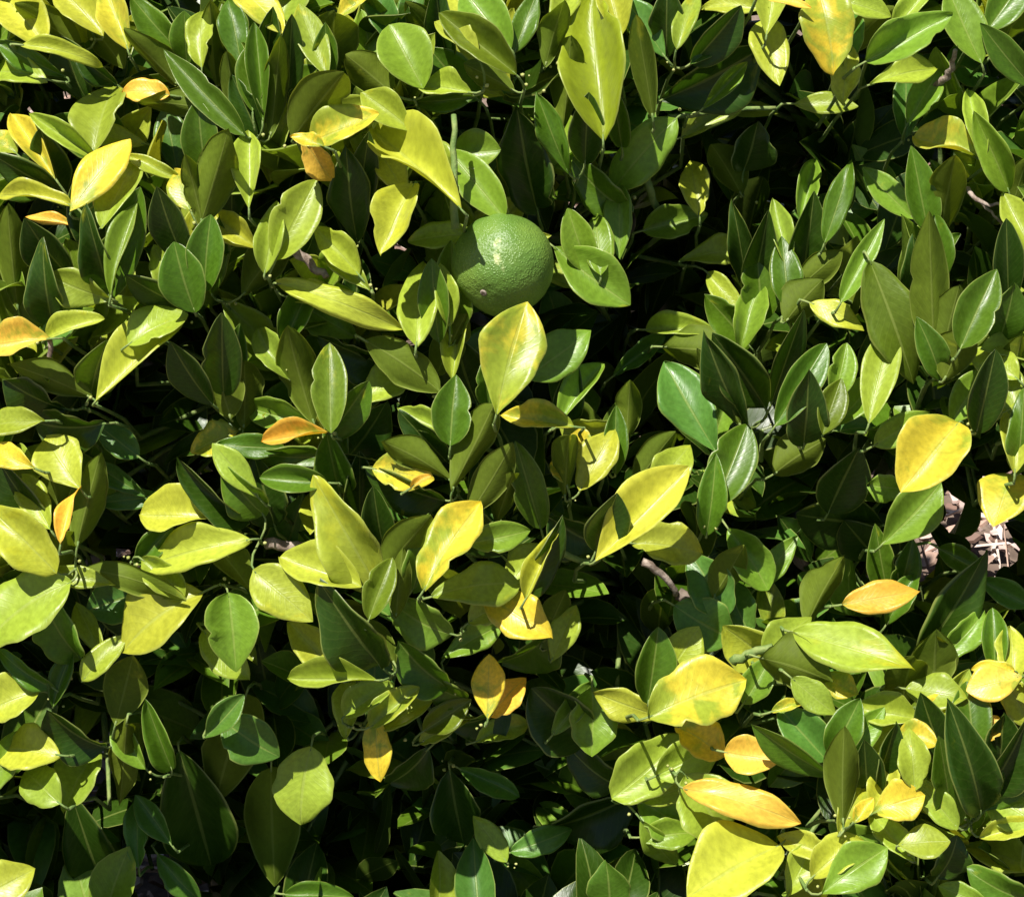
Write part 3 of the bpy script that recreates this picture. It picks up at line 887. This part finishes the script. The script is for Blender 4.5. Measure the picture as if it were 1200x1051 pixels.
27.6 -17.1 28.4 -15.7 1.4 0 10 0 0
28.6 -18.4 28.8 -16.4 1.4 4 0 0 1
28.1 -19.8 30.3 -16.1 2.2 4 0 0 2
28.3 -20.6 29.7 -19.1 1.2 3 1 0 2
30.3 -21.8 28.3 -20.6 1.6 0 4 0 1
27.8 -22.7 30.3 -22.1 0.9 0 6 0 1
22.8 -23.2 25.5 -23.1 2.4 2 4 0 2
22.8 -23.3 21.7 -22.1 0.9 0 4 0 2
18.4 -25.9 21.8 -23.5 2.4 1 2 0 3
17.7 -25.0 20.4 -23.0 1.9 0 6 0 2
17.9 -23.7 16.4 -23.0 0.9 0 6 0 1
16.6 -25.3 17.4 -23.8 1.2 1 4 0 1
20.1 -21.8 21.1 -20.6 0.8 0 9 0 3
19.6 -21.7 20.4 -20.1 0.6 0 6 0 2
25.0 -25.0 26.1 -23.0 2.2 4 0 0 0
30.6 -26.5 27.0 -25.3 2.0 3 1 0 1
27.1 -26.4 26.0 -26.0 0.9 1 2 0 1
23.0 -15.1 23.4 -12.1 2.1 4 5 0 1
24.8 -14.0 24.8 -11.3 1.9 3 5 0 1
18.4 -13.4 20.2 -14.3 1.6 0 9 0 0
16.7 -13.7 18.7 -15.3 1.2 1 4 0 2
15.3 -15.4 17.3 -14.7 0.6 0 9 0 1
""".split('\n')

leaves = []  # some slim bright ones are added to stand for sunlit halves and edges
rl = random.Random(5)
for ln in TABLE:
    p = ln.split()
    if len(p) < 9:
        continue
    bu, bv, tu, tv, wd = map(float, p[:5])
    att, tint, form = ATTS[int(p[5])], TINTS[int(p[6])], FORMS[int(p[7])]
    nx, ny = TILT[att]
    nx += rl.uniform(-.13, .13)
    ny += rl.uniform(-.10, .10)
    nz = math.sqrt(max(.1, 1 - nx * nx - ny * ny))
    cu, cv_ = (bu + tu) / 2, (bv + tv) / 2      # measured outlines are partly hidden: grow them a little
    bu, bv, tu, tv = [c_ + (q - c_) * 1.13 for q, c_ in ((bu, cu), (bv, cv_), (tu, cu), (tv, cv_))]
    wd *= 1.14
    back_off = 0
    full = math.hypot(tu - bu, tv - bv)
    want = rl.uniform(3.3, 4.3)
    if full < want and wd < 2.4 and tint not in 'YO':   # only a piece of this leaf shows past its neighbours
        g_ = want / full
        bu, bv, tu, tv = [c_ + (q - c_) * g_ for q, c_ in ((bu, cu), (bv, cv_), (tu, cu), (tv, cv_))]
        wd = max(wd * min(g_, 1.5), rl.uniform(1.3, 1.9))
        back_off = 1.2
    du, dv = tu - bu, tv - bv
    ln2 = math.hypot(du, dv)
    dw = -(nx * du + ny * dv) / nz
    dw = max(-.85 * ln2, min(.85 * ln2, dw))
    d0 = face((bu + tu) / 2, (bv + tv) / 2) + float(p[8]) * UNIT + (1.0 if att in 'LBF' else 0) - back_off
    A = at(bu, bv, d0 - .4 * dw)
    B = at(tu, tv, d0 + .6 * dw)
    ax = B - A
    Ln = ax.length
    x = ax / Ln
    nrm = (U * nx + V * ny + W * nz)
    nrm = (nrm - x * nrm.dot(x)).normalized()
    y = nrm.cross(x)
    # breadth across the sight line turned into the true breadth
    scr = (U * (-dv) + V * du).normalized()
    f = max(.45, abs(y.dot(scr)))
    Wd = wd / 100 / f
    Wd = max(.24 * Ln, min(.78 * Ln, Wd))
    if tint == 'o' and att in 'MD':            # lower face turned outwards
        nrm, y = -nrm, -y
    if form == '-' and tint in 'dgho' and abs(dv) > abs(du) and rl.random() < .4:
        form = 'v'
    leaves.append(dict(A=A, x=x, y=y, n=nrm, L=Ln, W=Wd, tint=tint, form=form, area=ln2 * wd, att=att,
                       bright=att in 'LFB' or tint in 'yYOQ'))

# shoots: leaf bases that lie close together grow from one node
nodes = []
for lf in sorted(leaves, key=lambda q: -q['area']):
    best = None
    for nd in nodes:
        d = (nd['c'] - lf['A']).length
        if d < .022 and len(nd['l']) < 7 and (best is None or d < best[0]):
            best = (d, nd)
    if best:
        nd = best[1]
        nd['l'].append(lf)
    else:
        nodes.append(dict(c=lf['A'].copy(), l=[lf]))
    lf['node'] = best[1] if best else nodes[-1]

order = sorted(leaves, key=lambda q: -q['area'])
own = order[:300]
ownset = set(id(q) for q in own)


def jitter_tint(c, r, amt=.16):
    a = 1 + r.uniform(-amt, amt)
    h = r.uniform(-.08, .08)
    return (min(.9, c[0] * a * (1 + h)), min(.9, c[1] * a), c[2] * a * (1 - h))


def blob(vs, fs, c, r_, rr):
    o_ = len(vs)
    ring = 5
    vs.append(c + Vector((0, 0, r_)))
    for lat in (.5, -.5):
        for q in range(ring):
            t = q * 6.283 / ring + lat
            vs.append(c + Vector((math.cos(t) * r_ * .87, math.sin(t) * r_ * .87, lat * r_)) * rr.uniform(.8, 1.2))
    vs.append(c - Vector((0, 0, r_)))
    for q in range(ring):
        q2 = (q + 1) % ring
        fs.append((o_, o_ + 1 + q, o_ + 1 + q2))
        fs.append((o_ + 1 + q, o_ + 1 + ring + q, o_ + 1 + ring + q2, o_ + 1 + q2))
        fs.append((o_ + 1 + ring + q, o_ + 1 + 2 * ring, o_ + 1 + ring + q2))


for nd in nodes:
    ls = nd['l']
    c = Vector((0, 0, 0))
    for q in ls:
        c += q['A'] - q['x'] * .006
    c /= len(ls)
    c -= W * .004
    j = min(joints, key=lambda p: (p - c).length + (0 if p.z < c.z else .08))
    mid = c - W * .06 + Vector((rl.uniform(-.012, .012), 0, -.015))
    inn = c - W * .10 + Vector((rl.uniform(-.01, .01), 0, -.02))
    pts = bez(c, c - W * .05, inn, 3) + [inn.lerp(j, .35), inn.lerp(j, .7), j]
    pts = [p + Vector((rl.gauss(0, .0012), rl.gauss(0, .0012), rl.gauss(0, .0012))) if 0 < i < 6 else p for i, p in enumerate(pts)]
    vs, fs = tube(pts, [.0010, .0011, .0012, .0014, .0017, .0021, .0026], 6)
    for q in ls:                               # petioles
        a_, f_ = tube(bez(c - W * .002, q['A'] - q['x'] * .006, q['A'] + q['x'] * .003, 3), [.0008, .0008, .0007, .0007], 5)
        o_ = len(vs)
        vs += a_
        fs += [tuple(i + o_ for i in ff) for ff in f_]
    mi = [0] * len(fs)
    if len(ls) > 1:
        for q in range(rl.choice((1, 2, 2, 3))):
            blob(vs, fs, c + Vector((rl.gauss(0, .004), rl.gauss(0, .003), rl.gauss(0, .004))) + W * .003, rl.uniform(.0006, .0014), rl)
    mi += [1] * (len(fs) - len(mi))
    tw = mesh_obj('twig', [v - c for v in vs], fs, [M_TWIG, M_BUD], bush, mi=mi)
    tw.location = BI @ c
    nd['o'], nd['p'] = tw, c

for lf in own:
    src = MESHES[lf['form']]
    me = src[rl.randrange(len(src))]
    o = bpy.data.objects.new('leaf', me)
    col.objects.link(o)
    nd = lf['node']
    o.parent = nd['o']
    zs = lf['L'] * .75
    rot = Matrix((lf['x'], lf['y'], lf['n'])).transposed().to_4x4()
    m = Matrix.Translation(lf['A'] - nd['p']) @ rot @ Matrix.Diagonal((lf['L'], lf['W'], zs if lf['form'] != 'v' else lf['W'], 1))
    o.matrix_basis = m
    cc = jitter_tint(TINT[lf['tint']], rl)
    o.color = (*cc, max(0, min(1, PATCH[lf['tint']] + rl.uniform(-.15, .15))))
    if lf['tint'] in 'YQ':
        o['label'] = 'yellow leaf'
    elif lf['tint'] == 'O':
        o['label'] = 'orange leaf'

# ------------------------------------------------------------------ the mass of foliage behind and around
FP, FUV, FF, FT, FS = [], [], [], [], []
vcount = 0


def add_leaf(g, A, x, y, n, Ln, Wd, zs, tint, patch, seed):
    global vcount
    P, UVs, F = g
    Mx = np.array((x, y, n))
    pts = (P * np.array((Ln, Wd, zs))) @ Mx + np.array(A)
    FP.append(pts)
    FUV.append(UVs)
    FF.append(F + vcount)
    FT.append(np.tile(np.array((*tint, patch)), (len(P), 1)))
    FS.append(np.full(len(P), seed))
    vcount += len(P)


for lf in order[300:]:
    src = KINDS[lf['form']]
    add_leaf(src[rl.randrange(len(src))], lf['A'], lf['x'], lf['y'], lf['n'], lf['L'], lf['W'], lf['L'] * .75,
             jitter_tint(TINT[lf['tint']], rl), max(0, PATCH[lf['tint']] + rl.uniform(-.15, .15)), rl.random())

BACK = [leaf_grid(100 + i, 8, 4, fold=.15 + .07 * i, curl=(.02, .1, .2)[i % 3], wave=.025) for i in range(8)]
rf = random.Random(21)
# places where the hedge is thin and the ground behind shows: (u, v, radius) of sight tunnels
THIN = ((27.4, -5.4, .95), (25.2, -3.0, .6), (21.0, -6.6, .5), (23.6, -6.0, .6), (28.3, -7.2, .7), (20.8, -1.4, .4), (-24.1, -18.8, .9), (-20.2, -25.6, 1.2), (29, -1.5, .8))


def thin(P):
    f = (CAM - P).dot(W)
    q = CAM + (P - CAM) * (DIST / f)
    u, v = (q - CENTRE).dot(U) * 100, (q - CENTRE).dot(V) * 100
    return any((u - a) ** 2 + (v - b) ** 2 < (r + .7) ** 2 for a, b, r in THIN)


UP = Vector((0, 0, 1))
SHADES = ['d'] * 16 + ['g'] * 5 + ['h'] * 4 + ['e'] * 6 + ['l'] * 2  # older inner leaves, weighted darker still to paint in the inner shade
count = 0


def hollow(u, v):
    return sum(h * math.exp(-((u - a) ** 2 + (v - b) ** 2) / (r * r)) for a, b, r, h in HOLLOWS)


# upright leafy shoots just under the outermost ones
TIPS = KINDS['-'] + KINDS['v'] * 3
OUTER = ['d'] * 3 + ['g'] * 6 + ['h'] * 6 + ['l'] * 7 + ['y'] * 4 + ['o'] * 2
done = 0
while done < 760:
    u, v = rf.uniform(-72, 72), rf.uniform(-48, 44)
    hl = hollow(u, v)
    done += 1
    if rf.random() < -hl / 1.6:
        continue
    s = face(u, v)
    w = s - rf.uniform(3.0, 6.5) + hl * .4
    c = at(u, v, w)
    if c.z < .12:
        continue
    shoot = (UP * .85 + W * rf.uniform(.1, .75) + Vector((rf.gauss(0, .3), rf.gauss(0, .2), 0))).normalized()
    sx_ = shoot.orthogonal().normalized()
    sy_ = shoot.cross(sx_)
    a0 = rf.uniform(0, 6.28)
    tone = rf.choice(OUTER)
    for q in range(rf.choice((5, 6, 6, 7, 8))):
        an = a0 + q * 2.4
        side = sx_ * math.cos(an) + sy_ * math.sin(an)
        x = (shoot + side * (.25 + .16 * q)).normalized()
        Ln = rf.uniform(.042, .066)
        A = c - shoot * (q * .005) + x * .005
        B = A + x * Ln
        if max((A - CENTRE).dot(W), (B - CENTRE).dot(W)) * 100 > s + .2:
            continue
        if thin(A) or thin(B) or thin((A + B) / 2) or (B - FRUIT).length < .045 or (A - FRUIT).length < .045:
            continue
        n = shoot * 1.0 - side * .9 + Vector((rf.gauss(0, .2), rf.gauss(0, .2), rf.gauss(0, .2)))
        n = n - x * n.dot(x)
        if n.length < .05:
            continue
        n.normalize()
        tk = tone if rf.random() < .5 else rf.choice(OUTER)
        Wd = Ln * rf.uniform(.40, .54)
        add_leaf(TIPS[rf.randrange(len(TIPS))], A, x, n.cross(x), n, Ln, Wd, Ln * .7, jitter_tint(TINT[tk], rf, .2),
                 max(0, PATCH[tk] + rf.uniform(-.15, .1)), rf.random())
        count += 1
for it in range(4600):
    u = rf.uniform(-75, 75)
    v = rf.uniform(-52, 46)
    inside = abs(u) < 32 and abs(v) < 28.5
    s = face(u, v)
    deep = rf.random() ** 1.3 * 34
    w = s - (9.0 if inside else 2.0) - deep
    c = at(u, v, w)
    if c.z < .10 or c.y > (.48 if u > 14 else .64):
        continue
    nleaf = rf.choice((4, 5, 5, 6, 7))
    shoot = (UP * .9 + W * rf.uniform(-.3, .8) + Vector((rf.gauss(0, .5), rf.gauss(0, .4), rf.gauss(0, .3)))).normalized()
    sx_ = shoot.orthogonal().normalized()
    sy_ = shoot.cross(sx_)
    a0 = rf.uniform(0, 6.28)
    for q in range(nleaf):
        an = a0 + q * 2.4
        side = sx_ * math.cos(an) + sy_ * math.sin(an)
        spread = rf.uniform(.4, 1.5)
        x = (shoot + side * spread + Vector((0, 0, -.25 * spread))).normalized()
        Ln = rf.uniform(.042, .072)
        A = c - shoot * (q * .007) + x * .006
        B = A + x * Ln
        lim = s - (5.5 if inside else 0)
        if max((A - CENTRE).dot(W), (B - CENTRE).dot(W)) * 100 > lim or min(A.z, B.z) < .02:
            continue
        if thin(A) or thin(B) or thin((A + B) / 2):
            continue
        n = (shoot * .9 - side * .5 + UP * .7 + Vector((rf.gauss(0, .35), rf.gauss(0, .35), rf.gauss(0, .2))))
        n = n - x * n.dot(x)
        if n.length < .05:
            continue
        n.normalize()
        y = n.cross(x)
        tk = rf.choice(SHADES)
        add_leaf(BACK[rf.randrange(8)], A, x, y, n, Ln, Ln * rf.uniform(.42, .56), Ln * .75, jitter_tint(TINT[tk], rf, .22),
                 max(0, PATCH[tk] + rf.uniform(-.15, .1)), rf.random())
        count += 1
P = np.concatenate(FP)
P = P - np.array(bush.location)
F = np.concatenate(FF)
UVA = np.concatenate(FUV)
me = bpy.data.meshes.new('foliage')
me.vertices.add(len(P))
me.vertices.foreach_set('co', P.astype(np.float32).ravel())
me.loops.add(F.size)
me.loops.foreach_set('vertex_index', F.astype(np.int32).ravel())
me.polygons.add(len(F))
me.polygons.foreach_set('loop_start', np.arange(0, F.size, 4, dtype=np.int32))
me.polygons.foreach_set('use_smooth', np.ones(len(F), dtype=bool))
me.update(calc_edges=True)
ul = me.uv_layers.new(name='UVMap')
ul.data.foreach_set('uv', UVA[F.ravel()].astype(np.float32).ravel())
ca = me.color_attributes.new('tint', 'FLOAT_COLOR', 'POINT')
ca.data.foreach_set('color', np.concatenate(FT).astype(np.float32).ravel())
sa = me.attributes.new('seed', 'FLOAT', 'POINT')
sa.data.foreach_set('value', np.concatenate(FS).astype(np.float32))
me.materials.append(M_FOLIAGE)
me.validate()
fo = bpy.data.objects.new('foliage', me)
col.objects.link(fo)
fo.parent = bush
fo['kind'] = 'stuff'
print('fill leaves', count, 'faces', len(F), 'shoots', len(nodes))

# ------------------------------------------------------------------ loose stems that show between the leaves
for pts, r0, r1, mat in (
        (((-3.3, 12.8, 3.2), (-3.45, 16, 3.0), (-3.35, 19.5, 2.6)), .0024, .0016, M_TWIG),
        (((9.2, 19.4, -1), (12, 19.7, -2), (15.5, 19.9, -3)), .0017, .0014, M_TWIG),
        (((7.9, 15.7, -1.5), (8.6, 13.6, -2.2), (8.4, 13.0, -2.6)), .0026, .002, M_TWIG),
        (((2.7, -5.9, .4), (4.8, -6.6, .2), (5.2, -5.0, .6)), .0020, .0016, M_TWIG),
        (((12.9, -12.5, .2), (14.1, -12.0, .8), (15.2, -11.7, 1.3)), .0032, .0024, M_TWIG),
        (((-13.2, 12.2, -1), (-11.8, 10.8, -.6), (-10.9, 10.2, 0)), .0034, .002, M_DEAD),
        (((24.7, 21.2, -2), (25.6, 22.0, -1.2), (25.9, 23.3, -.6)), .0025, .0014, M_DEAD),
        (((26.6, 15.3, -1), (27.5, 14.45, -.6), (28.8, 14.3, -.2)), .0016, .0009, M_DEAD),
        (((27.2, 14.7, -1.2), (28.0, 13.9, -1.6), (28.8, 13.0, -2)), .0011, .0007, M_DEAD),
        (((-14.4, -5.5, -2), (-12.6, -5.75, -2.2), (-10.4, -5.6, -2.6)), .0036, .0026, M_DEAD),
        (((7.6, -6.6, -1), (9.0, -7.6, -1.4), (9.6, -8.6, -2)), .0026, .0018, M_DEAD),
        (((-27.1, 6.4, -.6), (-27.0, 4.6, -.8), (-26.7, 3.4, -1.2)), .0016, .0013, M_DEAD),
        (((9.7, -8.4, -2.5), (12.5, -10.2, -2.5), (14.6, -11.2, -2)), .0042, .0035, M_BARK)):
    q = [at(u, v, w + face(u, v)) for u, v, w in pts]
    pp = bez(q[0], q[1] * 2 - (q[0] + q[2]) / 2, q[2], 8)
    pp = [p + Vector((rl.gauss(0, .0006), rl.gauss(0, .0006), rl.gauss(0, .0006))) for p in pp]
    vs, fs = tube(pp, [r0 + (r1 - r0) * i / 8 for i in range(9)], 8)
    bush_part('stem' if mat is M_TWIG else 'dry_twig' if mat is M_DEAD else 'branch', vs, fs, [mat])

# ------------------------------------------------------------------ the fruit
k = NT('green_peel')
tc = k.n('ShaderNodeTexCoord').outputs['Object']
pore = k.n('ShaderNodeTexVoronoi', {'Vector': tc, 'Scale': 700.0, 'Randomness': 1.0}).outputs['Distance']
lump = k.n('ShaderNodeTexNoise', {'Vector': tc, 'Scale': 330.0, 'Detail': 5.0}).outputs['Fac']
big = k.n('ShaderNodeTexNoise', {'Vector': tc, 'Scale': 28.0, 'Detail': 3.0}).outputs['Fac']
c = k.mix(k.step(big, 0.35, 0.7), (0.075, 0.155, 0.018, 1), (0.130, 0.215, 0.030, 1))
c = k.mix(k.math('MULTIPLY', k.math('SUBTRACT', 1.0, k.step(pore, 0.1, 0.5)), 0.35), c, (0.18, 0.32, 0.06, 1))
# pale scuff where the peel was rubbed
FROT = Vector((0, 0, -1)).rotation_difference(-.40 * U - .62 * V + .68 * W).to_matrix()
ex, ey, ez = [tuple(FROT.transposed() @ q) for q in (U, V, W)]
pa, pb, pc = [k.n('ShaderNodeVectorMath', {0: tc, 1: q}, operation='DOT_PRODUCT').outputs['Value'] for q in (ex, ey, ez)]
warp = k.n('ShaderNodeTexNoise', {'Vector': tc, 'Scale': 260.0, 'Detail': 5.0}).outputs['Fac']
wob = k.math('MULTIPLY', k.math('SUBTRACT', warp, .5), .007)
bow = k.math('MULTIPLY', k.math('POWER', k.math('ABSOLUTE', k.math('SUBTRACT', pb, .006)), 2.0), 26.0)
line = k.math('ADD', k.math('ADD', pa, wob), k.math('SUBTRACT', .0035, bow))
m1 = k.math('SUBTRACT', 1.0, k.step(k.math('ABSOLUTE', line), 0.0005, 0.0023))
m2 = k.math('SUBTRACT', 1.0, k.step(k.math('ABSOLUTE', k.math('SUBTRACT', k.math('ADD', pb, wob), 0.004)), 0.006, 0.011))
mask = k.math('MULTIPLY', k.math('MULTIPLY', m1, m2), k.math('MULTIPLY', k.step(pc, 0.0, .006), k.step(warp, .36, .56)))
c = k.mix(k.math('MULTIPLY', mask, 0.8), c, (0.42, 0.46, 0.20, 1))
h = k.math('ADD', k.math('MULTIPLY', k.step(pore, 0.0, 0.55), -0.5), k.math('MULTIPLY', lump, 1.3))
b_ = k.n('ShaderNodeBump', {'Height': h, 'Strength': 0.6, 'Distance': 0.0010}).outputs[0]
pr = k.n('ShaderNodeBsdfPrincipled', {'Base Color': c, 'Roughness': 0.45, 'Normal': b_, 'Specular IOR Level': 0.5,
                                     'Subsurface Weight': 0.0})
k.t.links.new(pr.outputs[0], k.out.inputs[0])
M_PEEL = k.m
fc = FRUIT
fr = .0302
vs, fs = [], []
NL, NA = 40, 64
for i in range(NL + 1):
    th = math.pi * i / NL
    for j in range(NA):
        ph = 2 * math.pi * j / NA
        d = Vector((math.sin(th) * math.cos(ph), math.sin(th) * math.sin(ph), math.cos(th)))
        r_ = fr * (1 + .035 * noise.noise(d * 1.6) + .006 * noise.noise(d * 7))
        r_ *= 1 - .07 * math.exp(-(th / .22) ** 2) - .03 * math.exp(-((math.pi - th) / .2) ** 2)
        p = d * r_
        p.z *= .975
        vs.append(p)
for i in range(NL):
    for j in range(NA):
        j2 = (j + 1) % NA
        fs.append((i * NA + j, (i + 1) * NA + j, (i + 1) * NA + j2, i * NA + j2))
fruit = mesh_obj('citrus_fruit', vs, fs, [M_PEEL])
fruit.location = fc
# the stalk end leans back into the bush, the blossom end out and down
fruit.rotation_euler = FROT.to_euler()
fruit['label'] = 'unripe round green citrus fruit with pitted peel and pale scuff'
fruit['category'] = 'fruit'
rot = fruit.rotation_euler.to_matrix()
# blossom-end scar and stalk
vs, fs = [], []
for i in range(3):
    for j in range(12):
        t = j * 6.283 / 12
        rr_, zz = ((.0022, 0), (.0016, -.0007), (.0006, -.0002))[i]
        vs.append(Vector((math.cos(t) * rr_, math.sin(t) * rr_, zz)))
for i in range(2):
    for j in range(12):
        fs.append((i * 12 + j, i * 12 + (j + 1) % 12, (i + 1) * 12 + (j + 1) % 12, (i + 1) * 12 + j))
fs.append(tuple(24 + j for j in range(12)))
sc_ = mesh_obj('blossom_scar', vs, fs, [M_DEAD], fruit)
sc_.location = (0, 0, -fr * .952)
vs, fs = tube([Vector((0, 0, fr * .86)), Vector((0, 0, fr * 1.08)), Vector((.002, .004, fr * 1.35)), Vector((.003, .012, fr * 1.8))], [.003, .0022, .002, .0022], 8)
mesh_obj('stalk', vs, fs, [M_TWIG], fruit)
